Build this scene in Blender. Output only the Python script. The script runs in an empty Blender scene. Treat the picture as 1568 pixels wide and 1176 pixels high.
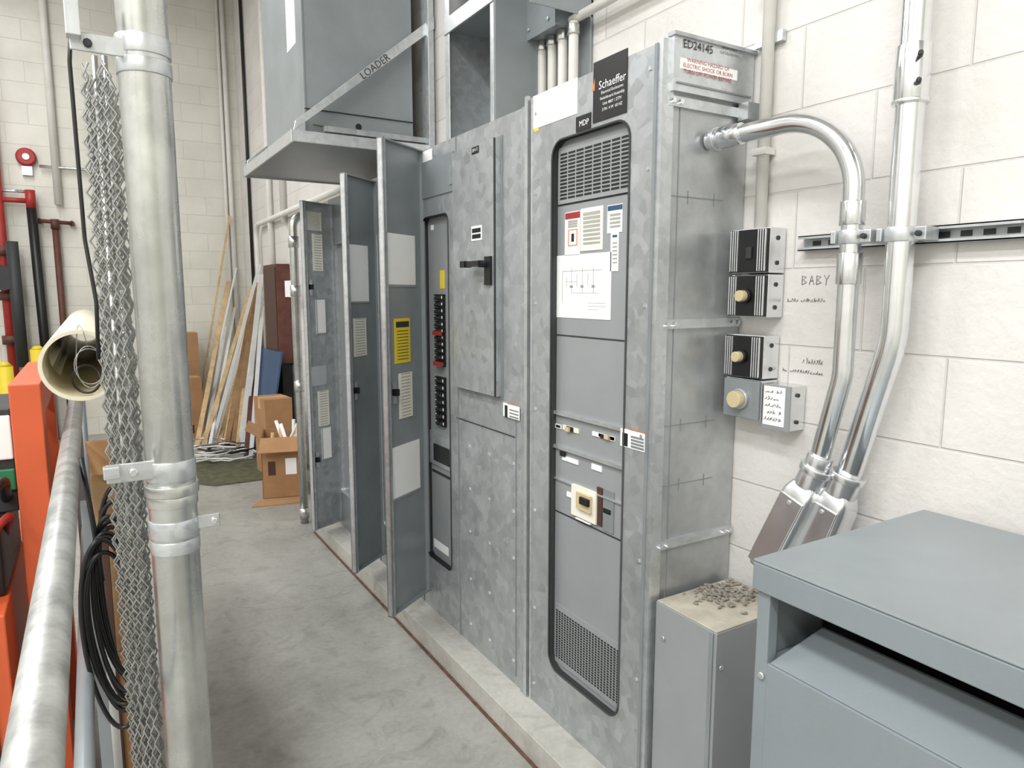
import bpy, bmesh, math, random
from mathutils import Vector, Matrix
random.seed(7)
# ------------------------------------------------------------------ camera
H=1.74; YAW=math.radians(31.05); PT=math.radians(7.5); FPX=1067.0
Fv=Vector((math.sin(YAW)*math.cos(PT),math.cos(YAW)*math.cos(PT),-math.sin(PT)))
Rv=Vector((math.cos(YAW),-math.sin(YAW),0)); Uv=Rv.cross(Fv); CAM=Vector((0,0,H))
def on(ax,v,x,y):
    """survey helper: world point on the real plane axis=v sighted at photo position x,y"""
    d=Fv*FPX+Rv*(x-784)-Uv*(y-588)
    return CAM+d*((v-CAM[ax])/d[ax])
cd=bpy.data.cameras.new('camera'); cam=bpy.data.objects.new('camera',cd); bpy.context.collection.objects.link(cam)
cam.location=CAM; cd.sensor_width=36; cd.lens=36*FPX/1568; cd.clip_start=.02
cam.rotation_euler=(math.radians(90)-PT,0,-YAW); bpy.context.scene.camera=cam

# ------------------------------------------------------------------ materials
def s2l(c): return tuple(((v/255)/12.92 if v<=10 else (((v/255)+.055)/1.055)**2.4) for v in c)
MATS={}
def mat(name,rgb,rough=.5,metal=0,var=.08,scale=8,bump=0,bscale=60,kind='noise',rvar=.1):
    m=bpy.data.materials.new(name); m.use_nodes=True; nt=m.node_tree; N=nt.nodes; L=nt.links
    b=N['Principled BSDF']; c=s2l(rgb)
    tc=N.new('ShaderNodeTexCoord')
    if kind=='spangle':
        t=N.new('ShaderNodeTexVoronoi'); t.inputs['Scale'].default_value=scale; fac=t.outputs['Color']
        n2=N.new('ShaderNodeTexNoise'); n2.inputs['Scale'].default_value=scale*.3; n2.inputs['Detail'].default_value=8; n2.inputs['Roughness'].default_value=.7
        L.new(tc.outputs['Object'],n2.inputs['Vector'])
        mm=N.new('ShaderNodeMix'); mm.data_type='RGBA'; mm.inputs[0].default_value=.72
        L.new(fac,mm.inputs[6]); L.new(n2.outputs['Color'],mm.inputs[7])
        bw=N.new('ShaderNodeRGBToBW'); L.new(mm.outputs[2],bw.inputs[0]); fac=bw.outputs[0]
    else:
        t=N.new('ShaderNodeTexNoise'); t.inputs['Scale'].default_value=scale; t.inputs['Detail'].default_value=7; t.inputs['Roughness'].default_value=.62
        fac=t.outputs['Fac']
    L.new(tc.outputs['Object'],t.inputs['Vector'])
    r=N.new('ShaderNodeValToRGB'); e=r.color_ramp.elements
    e[0].position=.34; e[1].position=.66
    e[0].color=tuple(max(0,v*(1-var)) for v in c)+(1,); e[1].color=tuple(min(1,v*(1+var)) for v in c)+(1,)
    L.new(fac,r.inputs[0]); L.new(r.outputs[0],b.inputs['Base Color'])
    b.inputs['Metallic'].default_value=metal
    mr=N.new('ShaderNodeMapRange'); mr.inputs['To Min'].default_value=max(.03,rough-rvar*.5); mr.inputs['To Max'].default_value=min(1,rough+rvar*.5)
    L.new(fac,mr.inputs['Value']); L.new(mr.outputs[0],b.inputs['Roughness'])
    if bump:
        nb=N.new('ShaderNodeTexNoise'); nb.inputs['Scale'].default_value=bscale; nb.inputs['Detail'].default_value=4
        L.new(tc.outputs['Object'],nb.inputs['Vector'])
        bp=N.new('ShaderNodeBump'); bp.inputs['Strength'].default_value=bump; bp.inputs['Distance'].default_value=.004
        L.new(nb.outputs['Fac'],bp.inputs['Height']); L.new(bp.outputs[0],b.inputs['Normal'])
    MATS[name]=m; return m
def cmu(name,horiz,rgb,zoff=.212,hoff=0.0):
    m=bpy.data.materials.new(name); m.use_nodes=True; nt=m.node_tree; N=nt.nodes; L=nt.links; b=N['Principled BSDF']
    tc=N.new('ShaderNodeTexCoord'); sp=N.new('ShaderNodeSeparateXYZ'); cb=N.new('ShaderNodeCombineXYZ'); L.new(tc.outputs['Object'],sp.inputs[0])
    a1=N.new('ShaderNodeMath'); a1.operation='ADD'; a1.inputs[1].default_value=20.064+hoff; L.new(sp.outputs[horiz],a1.inputs[0])
    a2=N.new('ShaderNodeMath'); a2.operation='SUBTRACT'; a2.inputs[1].default_value=zoff-.228*2; L.new(sp.outputs['Z'],a2.inputs[0])
    L.new(a1.outputs[0],cb.inputs[0]); L.new(a2.outputs[0],cb.inputs[1])
    br=N.new('ShaderNodeTexBrick'); br.inputs['Scale'].default_value=1; br.inputs['Brick Width'].default_value=.456; br.inputs['Row Height'].default_value=.228
    br.inputs['Mortar Size'].default_value=.0045; br.inputs['Mortar Smooth'].default_value=.6; br.offset=.5
    c=s2l(rgb); br.inputs['Color1'].default_value=c+(1,); br.inputs['Color2'].default_value=tuple(v*.96 for v in c)+(1,); br.inputs['Mortar'].default_value=tuple(v*.87 for v in c)+(1,)
    L.new(cb.outputs[0],br.inputs['Vector'])
    n=N.new('ShaderNodeTexNoise'); n.inputs['Scale'].default_value=2.2; n.inputs['Detail'].default_value=8; L.new(tc.outputs['Object'],n.inputs['Vector'])
    r=N.new('ShaderNodeValToRGB'); r.color_ramp.elements[0].position=.3; r.color_ramp.elements[1].position=.6
    r.color_ramp.elements[0].color=(.88,.875,.865,1); r.color_ramp.elements[1].color=(1,1,1,1); L.new(n.outputs['Fac'],r.inputs[0])
    mx=N.new('ShaderNodeMix'); mx.data_type='RGBA'; mx.blend_type='MULTIPLY'; mx.inputs[0].default_value=1
    L.new(br.outputs['Color'],mx.inputs[6]); L.new(r.outputs[0],mx.inputs[7]); L.new(mx.outputs[2],b.inputs['Base Color'])
    b.inputs['Roughness'].default_value=.5
    nb=N.new('ShaderNodeTexNoise'); nb.inputs['Scale'].default_value=45; nb.inputs['Detail'].default_value=5; L.new(tc.outputs['Object'],nb.inputs['Vector'])
    n3=N.new('ShaderNodeTexNoise'); n3.inputs['Scale'].default_value=9; n3.inputs['Detail'].default_value=3; L.new(tc.outputs['Object'],n3.inputs['Vector'])
    a3=N.new('ShaderNodeMath'); a3.operation='MULTIPLY_ADD'; a3.inputs[1].default_value=1.2; L.new(n3.outputs['Fac'],a3.inputs[0]); L.new(nb.outputs['Fac'],a3.inputs[2])
    ad=N.new('ShaderNodeMath'); ad.operation='MULTIPLY_ADD'; ad.inputs[1].default_value=-2.4; L.new(br.outputs['Fac'],ad.inputs[0]); L.new(a3.outputs[0],ad.inputs[2])
    bp=N.new('ShaderNodeBump'); bp.inputs['Strength'].default_value=.45; bp.inputs['Distance'].default_value=.006; L.new(ad.outputs[0],bp.inputs['Height']); L.new(bp.outputs[0],b.inputs['Normal'])
    MATS[name]=m
cmu('cmu_y','Y',(224,221,217)); cmu('cmu_x','X',(223,221,211))
def concrete(name,rgb):
    m=bpy.data.materials.new(name); m.use_nodes=True; nt=m.node_tree; N=nt.nodes; L=nt.links; b=N['Principled BSDF']; c=s2l(rgb)
    tc=N.new('ShaderNodeTexCoord')
    def nz(sc,det,lo,hi,p0,p1,dist=0):
        n=N.new('ShaderNodeTexNoise'); n.inputs['Scale'].default_value=sc; n.inputs['Detail'].default_value=det; n.inputs['Roughness'].default_value=.65; n.inputs['Distortion'].default_value=dist
        L.new(tc.outputs['Object'],n.inputs['Vector']); r=N.new('ShaderNodeValToRGB'); e=r.color_ramp.elements; e[0].position=p0; e[1].position=p1
        e[0].color=lo+(1,); e[1].color=hi+(1,); L.new(n.outputs['Fac'],r.inputs[0]); return n,r
    n1,r1=nz(1.3,9,tuple(v*.82 for v in c),tuple(min(1,v*1.1) for v in c),.35,.62,.6)
    n2,r2=nz(5,9,(.82,.82,.81),(1.03,1.03,1.03),.34,.5,1.4)
    n3,r3=nz(38,5,(.93,.93,.93),(1.03,1.03,1.03),.4,.6)
    a=None
    for r in(r2,r3):
        mx=N.new('ShaderNodeMix'); mx.data_type='RGBA'; mx.blend_type='MULTIPLY'; mx.inputs[0].default_value=1
        L.new((a or r1.outputs[0]),mx.inputs[6]); L.new(r.outputs[0],mx.inputs[7]); a=mx.outputs[2]
    L.new(a,b.inputs['Base Color']); b.inputs['Roughness'].default_value=.45
    bp=N.new('ShaderNodeBump'); bp.inputs['Strength'].default_value=.12; bp.inputs['Distance'].default_value=.003; L.new(n3.outputs['Fac'],bp.inputs['Height']); L.new(bp.outputs[0],b.inputs['Normal'])
    MATS[name]=m
concrete('concrete',(156,155,149)); concrete('pad',(188,186,179))
mat('dirt',(95,70,58),.9,0,.4,30,.5,80)
mat('ceil',(222,222,220),.8)
mat('grey',(143,149,152),.38,.18,.08,5)
mat('grey_d',(138,144,147),.38,.18,.09,5)
mat('grey_in',(152,156,158),.36,.1,.04,4)
mat('galv',(172,176,178),.36,.45,.2,26,kind='spangle',rvar=.22)
mat('galv_side',(184,187,188),.34,.6,.14,9,kind='noise',rvar=.22)
mat('galv_l',(204,208,210),.32,.7,.12,40,kind='spangle',rvar=.14)
mat('emt',(230,232,234),.18,.97,.06,14,rvar=.14)
mat('emt_old',(200,202,199),.28,.9,.14,9,rvar=.22)
mat('rail',(165,166,163),.45,.5,.28,16,.2,50,rvar=.2)
mat('alum',(226,228,230),.25,.88,.05,12)
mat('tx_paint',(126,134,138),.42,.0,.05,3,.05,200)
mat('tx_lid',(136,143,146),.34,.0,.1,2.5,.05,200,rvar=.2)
mat('black',(22,22,23),.4,0,.1)
mat('dark',(48,50,51),.6,0,.1)
mat('paper',(246,246,245),.55,0,.02)
mat('cream',(236,233,220),.6,0,.04)
mat('yellow',(232,206,52),.5,0,.03)
mat('orange',(208,92,52),.5,0,.07,4)
mat('red',(160,44,40),.45,0,.12)
mat('redbrown',(92,52,42),.6,0,.25,12)
mat('pvc',(224,216,194),.42,0,.06,5)
mat('pvc_in',(198,188,156),.6,0,.08,5)
mat('white_paint',(220,217,211),.5,0,.05)
mat('cardboard',(164,124,86),.85,0,.1,7)
mat('wood',(196,166,122),.7,0,.2,12)
mat('wood2',(150,118,84),.75,0,.2,12)
mat('white_pipe',(214,214,210),.45,0,.06)
mat('blue',(48,78,112),.5,0,.15,5)
mat('green',(86,86,64),.95,0,.3,14,.5,60)
mat('sign_green',(40,120,80),.5)
mat('orange_w',(220,120,60),.5)
mat('knob',(206,190,150),.4,0,.04)
mat('mesh_wire',(166,167,164),.4,.7,.25,40)
mat('dust',(182,175,160),.9,0,.15,14,.4,90)
mat('rubble',(146,140,130),.95,0,.3,50)
mat('brownbox',(74,48,38),.6,0,.15)
mat('added_lamp_house',(210,210,210),.5)
mat('marker',(104,102,100),.7)
mat('label_line',(165,165,158),.7)

# ------------------------------------------------------------------ mesh builder
def fillet(pts,r,n=10):
    P=[Vector(p) for p in pts]; out=[P[0]]
    for i in range(1,len(P)-1):
        a,b,c=P[i-1],P[i],P[i+1]; u=(a-b).normalized(); w=(c-b).normalized()
        ang=u.angle(w)
        if ang>math.pi-.02: out.append(b); continue
        t=min(r/math.tan(ang/2),(a-b).length*(.49 if i>1 else .98),(c-b).length*(.49 if i<len(P)-2 else .98))
        rr=t*math.tan(ang/2); bis=(u+w).normalized(); cen=b+bis*(rr/math.sin(ang/2))
        s=(b+u*t-cen).normalized(); e=(b+w*t-cen).normalized(); th=s.angle(e)
        for k in range(n+1):
            f=k/n; q=(s*math.sin((1-f)*th)+e*math.sin(f*th))/math.sin(th)
            out.append(cen+q*rr)
    out.append(P[-1]); return out
class B:
    def __init__(s,name,bevel=0,M=None):
        s.name=name; s.bm=bmesh.new(); s.mats=[]; s.M=M or Matrix(); s.bevel=bevel
    def mi(s,m):
        if m not in s.mats: s.mats.append(m)
        return s.mats.index(m)
    def v(s,p): return s.bm.verts.new(s.M@Vector(p))
    def f(s,vs,m,smooth=False):
        try: fc=s.bm.faces.new(vs)
        except ValueError: return
        fc.material_index=s.mi(m); fc.smooth=smooth
    def box(s,x0,x1,y0,y1,z0,z1,m):
        if x0>x1:x0,x1=x1,x0
        if y0>y1:y0,y1=y1,y0
        if z0>z1:z0,z1=z1,z0
        V=[s.v((x,y,z)) for x in(x0,x1) for y in(y0,y1) for z in(z0,z1)]
        for q in((0,1,3,2),(4,6,7,5),(0,4,5,1),(2,3,7,6),(0,2,6,4),(1,5,7,3)): s.f([V[i] for i in q],m)
    def ext(s,pts,vec,m):
        vec=Vector(vec); a=[s.v(p) for p in pts]; b=[s.v(Vector(p)+vec) for p in pts]; n=len(pts)
        s.f(a[::-1],m); s.f(b,m)
        for i in range(n): s.f([a[i],a[(i+1)%n],b[(i+1)%n],b[i]],m)
    def tube(s,pts,r,m,seg=20,caps=True,closed=False):
        P=[Vector(p) for p in pts]; rings=[]; T=[]
        n=len(P); R=r if isinstance(r,(list,tuple)) else [r]*n
        for i in range(n):
            if closed: t=P[(i+1)%n]-P[i-1]
            else: t=P[min(i+1,n-1)]-P[max(i-1,0)]
            T.append(t.normalized())
        up=Vector((0,0,1)) if abs(T[0].z)<.9 else Vector((1,0,0))
        u=(up-T[0]*up.dot(T[0])).normalized()
        for i in range(n):
            u=(u-T[i]*u.dot(T[i])).normalized(); w=T[i].cross(u)
            rings.append([s.v(P[i]+(u*math.cos(2*math.pi*k/seg)+w*math.sin(2*math.pi*k/seg))*R[i]) for k in range(seg)])
        for i in range(n if closed else n-1):
            a,b=rings[i],rings[(i+1)%n]
            for k in range(seg): s.f([a[k],a[(k+1)%seg],b[(k+1)%seg],b[k]],m,True)
        if caps and not closed: s.f(rings[0][::-1],m); s.f(rings[-1],m)
    def ring(s,p0,p1,ro,ri,m,m2=None,seg=40):
        p0=Vector(p0);p1=Vector(p1);t=(p1-p0).normalized();up=Vector((0,0,1)) if abs(t.z)<.9 else Vector((1,0,0))
        u=(up-t*up.dot(t)).normalized();w=t.cross(u)
        def rg(p,r): return [s.v(p+(u*math.cos(2*math.pi*k/seg)+w*math.sin(2*math.pi*k/seg))*r) for k in range(seg)]
        a,b,c,d=rg(p0,ro),rg(p1,ro),rg(p1,ri),rg(p0,ri)
        for A,Bq,mm,sm in((a,b,m,True),(b,c,m,False),(c,d,m2 or m,True),(d,a,m,False)):
            for k in range(seg): s.f([A[k],A[(k+1)%seg],Bq[(k+1)%seg],Bq[k]],mm,sm)
    def holeplate(s,X,t,y0,y1,z0,z1,hy0,hy1,hz0,hz1,r,m,rim=None,d=.025):
        """front plate on plane X (faces -X) with round-cornered hole"""
        inner=[]
        for cy,cz,a0 in((hy1-r,hz1-r,0),(hy0+r,hz1-r,90),(hy0+r,hz0+r,180),(hy1-r,hz0+r,270)):
            for k in range(7):
                a=math.radians(a0+15*k); inner.append((cy+r*math.cos(a),cz+r*math.sin(a)))
        n=len(inner); I=[s.v((X,p[0],p[1])) for p in inner]; I2=[s.v((X+d,p[0],p[1])) for p in inner]
        oc=[s.v((X,a,b)) for a,b in((y1,z1),(y0,z1),(y0,z0),(y1,z0))]; ob=[s.v((X+t,a,b)) for a,b in((y1,z1),(y0,z1),(y0,z0),(y1,z0))]
        for i in range(n):
            j=(i+1)%n; ci,cj=i//7,j//7
            if ci==cj: s.f([oc[ci],I[i],I[j]],m)
            else: s.f([oc[ci],I[i],I[j],oc[cj]],m)
            s.f([I[i],I2[i],I2[j],I[j]],rim or m,True)
        for k in range(4): s.f([oc[k],oc[(k+1)%4],ob[(k+1)%4],ob[k]],m)
        if rim: s.tube([(X-.001,p[0],p[1]) for p in inner],.004,rim,seg=6,closed=True)
    def rx(s,X,x0,y0,x1,y1,m,t=.002):
        a=on(0,X,x0,y0); b=on(0,X,x1,y1); s.box(X-t,X,a.y,b.y,a.z,b.z,m)
    def ry(s,Y,x0,y0,x1,y1,m,t=.002):
        a=on(1,Y,x0,y0); b=on(1,Y,x1,y1); s.box(a.x,b.x,Y-t,Y,a.z,b.z,m)
    def text(s,txt,pos,right,up,size,m,align='CENTER'):
        cu=bpy.data.curves.new('t','FONT'); cu.body=txt; cu.size=size; cu.align_x=align; cu.align_y='CENTER'; cu.resolution_u=2
        o=bpy.data.objects.new('t',cu); bpy.context.collection.objects.link(o)
        dg=bpy.context.evaluated_depsgraph_get(); me=bpy.data.meshes.new_from_object(o.evaluated_get(dg))
        r=Vector(right).normalized(); u=Vector(up).normalized(); p=Vector(pos)
        vs=[s.v(p+r*v.co.x+u*v.co.y) for v in me.vertices]
        for pl in me.polygons: s.f([vs[i] for i in pl.vertices],m)
        bpy.data.objects.remove(o); bpy.data.curves.remove(cu); bpy.data.meshes.remove(me)
    def done(s,recalc=True):
        if recalc: bmesh.ops.recalc_face_normals(s.bm,faces=s.bm.faces)
        me=bpy.data.meshes.new(s.name); s.bm.to_mesh(me); s.bm.free()
        for m in s.mats: me.materials.append(MATS[m])
        o=bpy.data.objects.new(s.name,me); bpy.context.collection.objects.link(o)
        if s.bevel:
            md=o.modifiers.new('bevel','BEVEL'); md.width=s.bevel; md.segments=2; md.limit_method='ANGLE'; md.angle_limit=math.radians(60); md.use_clamp_overlap=True
        return o
RT=(0,-1,0); UPV=(0,0,1)
def simple(name,x0,x1,y0,y1,z0,z1,m,bevel=0):
    b=B(name,bevel); b.box(x0,x1,y0,y1,z0,z1,m); return b.done()

# ------------------------------------------------------------------ room
WX=1.8; YF=9.9
simple('floor',-5,2.0,-3.5,10.1,-.1,0,'concrete')
wall_right=simple('wall_right',WX,2.0,-3.5,10.1,0,7,'cmu_y')
simple('wall_far',-5,WX,YF,10.1,0,7,'cmu_x')
simple('wall_left',-5.2,-5,-3.5,10.1,0,7,'cmu_y')
simple('wall_back',-5,WX,-3.7,-3.5,0,7,'cmu_x')
simple('ceiling',-5.2,2.0,-3.7,10.1,7,7.1,'ceil')
b=B('housekeeping_pad',.008); b.box(1.30,1.798,.95,4.95,0,.1,'pad'); b.box(1.285,1.30,.95,4.95,0,.006,'dirt'); b.done()

# ------------------------------------------------------------------ MDP switchboard
XF=1.43; PZ=.1
b=B('switchboard_cabinet',.003)
y0,y1=1.55,2.235; zt=2.44
b.box(1.475,1.795,y0+.01,y1,PZ,zt,'galv_side')
hy0=on(0,XF,957,600).y; hy1=on(0,XF,843,600).y; hz0=.305; hz1=2.262
b.holeplate(XF,.045,y0+.02,y1-.004,PZ,zt,hy0,hy1,hz0,hz1,.06,'galv',rim='dark',d=.03)
b.box(1.43,1.475,y0,y0+.018,PZ,zt+.01,'galv_l')          # corner post lip
b.box(1.425,1.436,y0+.018,y0+.03,PZ,zt,'grey_d')
b.box(XF-.006,XF,y1-.016,y1-.004,PZ,zt,'galv_l')
X2=1.456
b.box(X2,X2+.02,hy0-.01,hy1+.01,hz0-.01,hz1+.01,'grey_in')
a=on(0,X2,858,225); c=on(0,X2,953,296)
b.box(X2-.006,X2,hy0+.01,hy1-.01,c.z,hz1-.02,'grey_in')
rows=13; cols=8; W=hy1-hy0-.04; Hh=hz1-.04-(c.z+.012)
for i in range(rows):
    for j in range(cols):
        yy=hy0+.02+W*(j+.1)/cols; zz=c.z+.012+Hh*(i+.25)/rows
        b.box(X2-.0075,X2-.0055,yy,yy+W*.82/cols,zz,zz+Hh*.52/rows,'black')
pz=.56
b.box(X2-.004,X2,hy0+.01,hy1-.01,hz0+.02,pz,'grey_in')
rows=20; cols=22; Hh=pz-.02-(hz0+.04)
for i in range(rows):
    for j in range(cols):
        yy=hy0+.025+W*(j+.2)/cols; zz=hz0+.04+Hh*(i+.2)/rows
        b.box(X2-.0052,X2-.0035,yy,yy+W*.6/cols,zz,zz+Hh*.6/rows,'black')
def seam(px,py): z=on(0,X2,px,py).z; b.box(X2-.0015,X2,hy0,hy1,z,z+.005,'dark'); return z
seam(846,318); seam(846,513); seam(846,780)
for py in(627,678): 
    z=on(0,X2,847,py).z; b.box(X2-.012,X2,hy0,hy1,z-.012,z,'galv_l')
z=on(0,X2,847,728).z; b.box(X2-.008,X2,hy0,hy1,z-.006,z,'galv_l')
# labels
b.rx(X2,866,326,888,390,'paper'); b.rx(X2-.002,866,327,888,333,'red',.001); b.rx(X2-.002,870,352,884,376,'orange_w',.0006); b.rx(X2-.0026,871.5,353.5,882.5,374.5,'paper',.0006)
for k in range(3): b.rx(X2-.0026,870,338+4*k,884,339+4*k,'label_line',.0006)
b.rx(X2-.003,875,358,879,370,'black',.0006)
b.rx(X2,890,320,923,382,'cream'); b.rx(X2,931,315,953,355,'paper'); b.rx(X2-.002,931,316,953,320,'blue',.0008)
for k in range(8): b.rx(X2-.002,893,326+6.5*k,919,327+6.5*k,'label_line',.0006)
for k in range(4): b.rx(X2-.002,934,328+6*k,950,329.5+6*k,'label_line',.0006)
b.rx(X2,936,357,947,415,'paper'); b.rx(X2-.002,938,360,945,363,'blue',.0006)
for k in range(6): b.rx(X2-.002,938,371+6*k,945,373+6*k,'label_line',.0006)
b.rx(X2,853,392,935,490,'paper')
a=on(0,X2,853,392); c=on(0,X2,935,490)
for (u0,v0,u1,v1) in((.12,.25,.127,.75),(.3,.2,.307,.6),(.5,.2,.507,.6),(.7,.2,.707,.6),(.12,.25,.85,.257),(.3,.6,.8,.606),(.6,.75,.92,.756),(.6,.8,.92,.806),(.6,.85,.8,.856),(.2,.42,.4,.426),(.2,.35,.207,.5),(.4,.3,.407,.5),(.6,.3,.607,.5),(.27,.48,.33,.52),(.47,.48,.53,.52),(.67,.48,.73,.52)):
    b.box(X2-.0028,X2-.002,a.y+(c.y-a.y)*u0,a.y+(c.y-a.y)*u1,a.z+(c.z-a.z)*v0,a.z+(c.z-a.z)*v1,'label_line')
for (x0,yy0,x1,yy1,m) in((850,648,860,657,'paper'),(863,650,887,664,'cream'),(908,660,942,676,'paper'),(918,663,942,675,'black'),(862,697,886,712,'paper'),(907,709,922,723,'paper'),(869,752,880,764,'paper'),(925,777,936,789,'paper')):
    b.rx(X2,x0,yy0,x1,yy1,m,.004)
for (x0,yy0,x1,yy1) in((852,650,858,655),(868,652,878,662),(920,665,930,673),(858,690,866,700),(926,778,935,788)): b.rx(X2-.004,x0,yy0,x1,yy1,'black',.003)
b.rx(X2-.004,868,653,874,661,'knob',.01); b.rx(X2-.004,928,665,934,673,'knob',.01)
# main breaker
b.rx(X2,879,740,916,803,'cream',.012); b.rx(X2-.012,886,752,907,786,'knob',.012); b.rx(X2-.024,890,760,903,776,'black',.01)
b.rx(X2,916,745,923,806,'brownbox',.006); b.rx(X2,925,748,940,818,'grey_d',.004); b.rx(X2-.004,884,793,906,802,'paper',.01)
# frame labels
b.rx(XF,910,97,960,172,'black',.003)
p=on(0,XF-.0035,937,124); b.text('Schaeffer',p,RT,UPV,.036,'paper')
b.ext([(XF-.0035,p.y+.085,p.z-.008),(XF-.0035,p.y+.10,p.z-.008),(XF-.0035,p.y+.085,p.z+.028)],(-.0006,0,0),'orange_w')
for k,t in enumerate(('Electrical Enclosures','Switchboard Assembly','Unit 480Y / 277V','3 PH  4 W  60 HZ')):
    b.text(t,on(0,XF-.0035,937,136+9*k),RT,UPV,.013,'paper')
b.rx(XF,883,180,905,196,'black',.003); b.text('MDP',on(0,XF-.0035,894,188),RT,UPV,.026,'paper')
b.rx(XF,817,148,884,174,'paper',.002)
b.rx(XF,818,180,825,200,'yellow',.001)
b.rx(XF,951,655,989,693,'paper',.002); b.rx(XF-.002,963,656,989,664,'orange_w',.001)
for k in range(4): b.rx(XF-.002,966,670+5*k,986,672+5*k,'grey_d',.0006)
b.rx(XF-.002,953,662,961,684,'black',.0006)
for z in(.18,.5,.9,1.3,1.7,2.1,2.38):
    for yy in(y0+.05,y1-.03): b.tube([(XF,yy,z),(XF-.004,yy,z)],.006,'galv_l',seg=10)
# side face
YS=1.56
b.box(1.46,1.79,YS-.022,YS,2.31,zt+.025,'galv_l'); b.box(1.47,1.78,YS-.026,YS-.02,2.33,2.335,'grey_d')
b.box(1.455,1.795,YS-.03,YS,zt+.018,zt+.028,'galv')
b.ry(YS-.022,1046,60,1140,84,'alum',.002); b.text('ED24145',on(1,YS-.0245,1070,72),(1,0,0),UPV,.032,'black'); 
b.text('600A MAX',on(1,YS-.0245,1118,75),(1,0,0),UPV,.014,'dark'); b.text('CATALOG NO.',on(1,YS-.0245,1118,83),(1,0,0),UPV,.012,'dark')
b.ry(YS-.022,1042,88,1128,124,'paper',.002); b.text('WARNING HAZARD OF\nELECTRIC SHOCK OR BURN\nTURN OFF POWER BEFORE',on(1,YS-.0245,1085,108),(1,0,0),UPV,.016,'red')
for z,dx in((2.285,.02),(1.645,0),(.955,0)):
    b.box(1.455,1.785,YS-.012,YS,z-.014,z+.014,'galv_l')
    for xx in(1.47,1.5,1.75,1.775): b.tube([(xx,YS-.012,z),(xx,YS-.02,z)],.007,'emt',seg=10)
b.box(1.74,1.795,YS-.05,YS-.012,2.26,2.31,'galv_l')
b.box(1.508,1.511,YS-.002,YS+.001,PZ,2.3,'grey_d')
for z in(2.02,1.33,1.14): b.box(1.455,1.70,YS-.0015,YS,z,z+.003,'grey_d')
for z in(2.02,1.33,1.14): 
    for xx in(1.55,1.66): b.box(xx,xx+.003,YS-.0015,YS,z-.02,z+.02,'grey_d')
b.done()

# ------------------------------------------------------------------ panelboard section with switch door
def doorM(hy,hz,free):
    h=Vector((XF-.004,hy,0)); fr=Vector((free[0],free[1],0)); u=(fr-h).normalized(); n=Vector((-u.y,u.x,0))
    if n.dot(-h)<0: n=-n
    M=Matrix(((u.x,-n.x,0,h.x),(u.y,-n.y,0,h.y),(0,0,1,hz),(0,0,0,1))); return M,(fr-h).length
def tall_door(b,hy,free,z0,z1,papers,latches,m='grey'):
    M,w=doorM(hy,z0,free); b.M=M; h=z1-z0
    b.box(0,w,0,.004,0,h,m)
    for q in((0,.012,-.022,.004,0,h),(w-.006,w,-.028,.004,0,h),(0,w,-.022,.004,0,.006),(0,w,-.022,.004,h-.006,h)): b.box(*q,'galv_l' if q[0]>.1 else m)
    b.box(w-.022,w,-.028,-.022,0,h,'galv')
    for (u0,u1,a,c,mm) in papers:
        b.box(w*u1,w*u0,-.004,0,a-z0,c-z0,mm)
        if mm=='cream':
            nl=14
            for k in range(nl): zz=a-z0+(c-a)*(k+.6)/nl; b.box(w*(u1+.05),w*(u0-.05),-.0046,-.004,zz,zz+(c-a)*.02,'label_line')
        elif mm=='yellow':
            b.box(w*(u1+.03),w*(u0-.03),-.0046,-.004,a-z0+(c-a)*.8,a-z0+(c-a)*.93,'dark')
            for k in range(10): zz=a-z0+(c-a)*(.08+.07*k); b.box(w*(u1+.05),w*(u0-.05),-.0046,-.004,zz,zz+(c-a)*.015,'dark')
        elif mm=='paper':
            b.box(w*u1,w*u0,-.006,-.004,a-z0,a-z0+.01,'grey_in'); b.box(w*u1,w*u1+.006,-.006,-.004,a-z0,c-z0,'grey_in'); b.box(w*u0-.006,w*u0,-.006,-.004,a-z0,c-z0,'grey_in')
    for (u,z) in latches:
        b.box(w*u-.012,w*u+.012,-.02,0,z-z0-.05,z-z0+.05,'galv_l'); b.box(w*u-.006,w*u+.016,-.04,-.012,z-z0-.012,z-z0+.02,'black')
    for z in(.25,h/2,h-.25): b.tube([(-.004,-.006,z-.05),(-.004,-.006,z+.05)],.008,'galv_l',seg=10)
    b.M=Matrix()
def breakers(b,X,yc,z0,z1,n,w=.05,skip=()):
    dz=(z1-z0)/n
    for i in range(n):
        if i in skip: continue
        for s_ in(-1,1):
            b.box(X-.016,X,yc+s_*.004,yc+s_*(.004+w),z0+dz*i+.002,z0+dz*(i+1)-.002,'black')
            b.box(X-.026,X-.016,yc+s_*.014,yc+s_*.028,z0+dz*(i+.3),z0+dz*(i+.62),'dark')
            b.box(X-.0165,X-.0155,yc+s_*.036,yc+s_*.046,z0+dz*(i+.3),z0+dz*(i+.7),'paper')
b=B('panelboard_cabinet',.003)
ya,ym,yb=2.245,2.85,3.275; zt2=2.42
b.box(1.475,1.795,ya,yb,PZ,zt2,'galv_side')
hy0=on(0,XF,689,600).y; hy1=on(0,XF,652,600).y
hz1=on(0,XF,668,330).z; hz0=on(0,XF,672,860).z
b.holeplate(XF,.045,ym,yb,PZ,zt2,hy0,hy1,hz0,hz1,.035,'galv',rim='black',d=.03)
b.box(X2,X2+.02,hy0-.01,hy1+.01,hz0-.01,hz1+.01,'grey_in')
yc=(hy0+hy1)/2
z_a=on(0,X2,672,450).z; z_b=on(0,X2,672,560).z; z_c=on(0,X2,672,575).z; z_d=on(0,X2,672,650).z
breakers(b,X2,yc,z_b,z_a,11,.045); breakers(b,X2,yc,z_d,z_c,7,.045)
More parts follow.
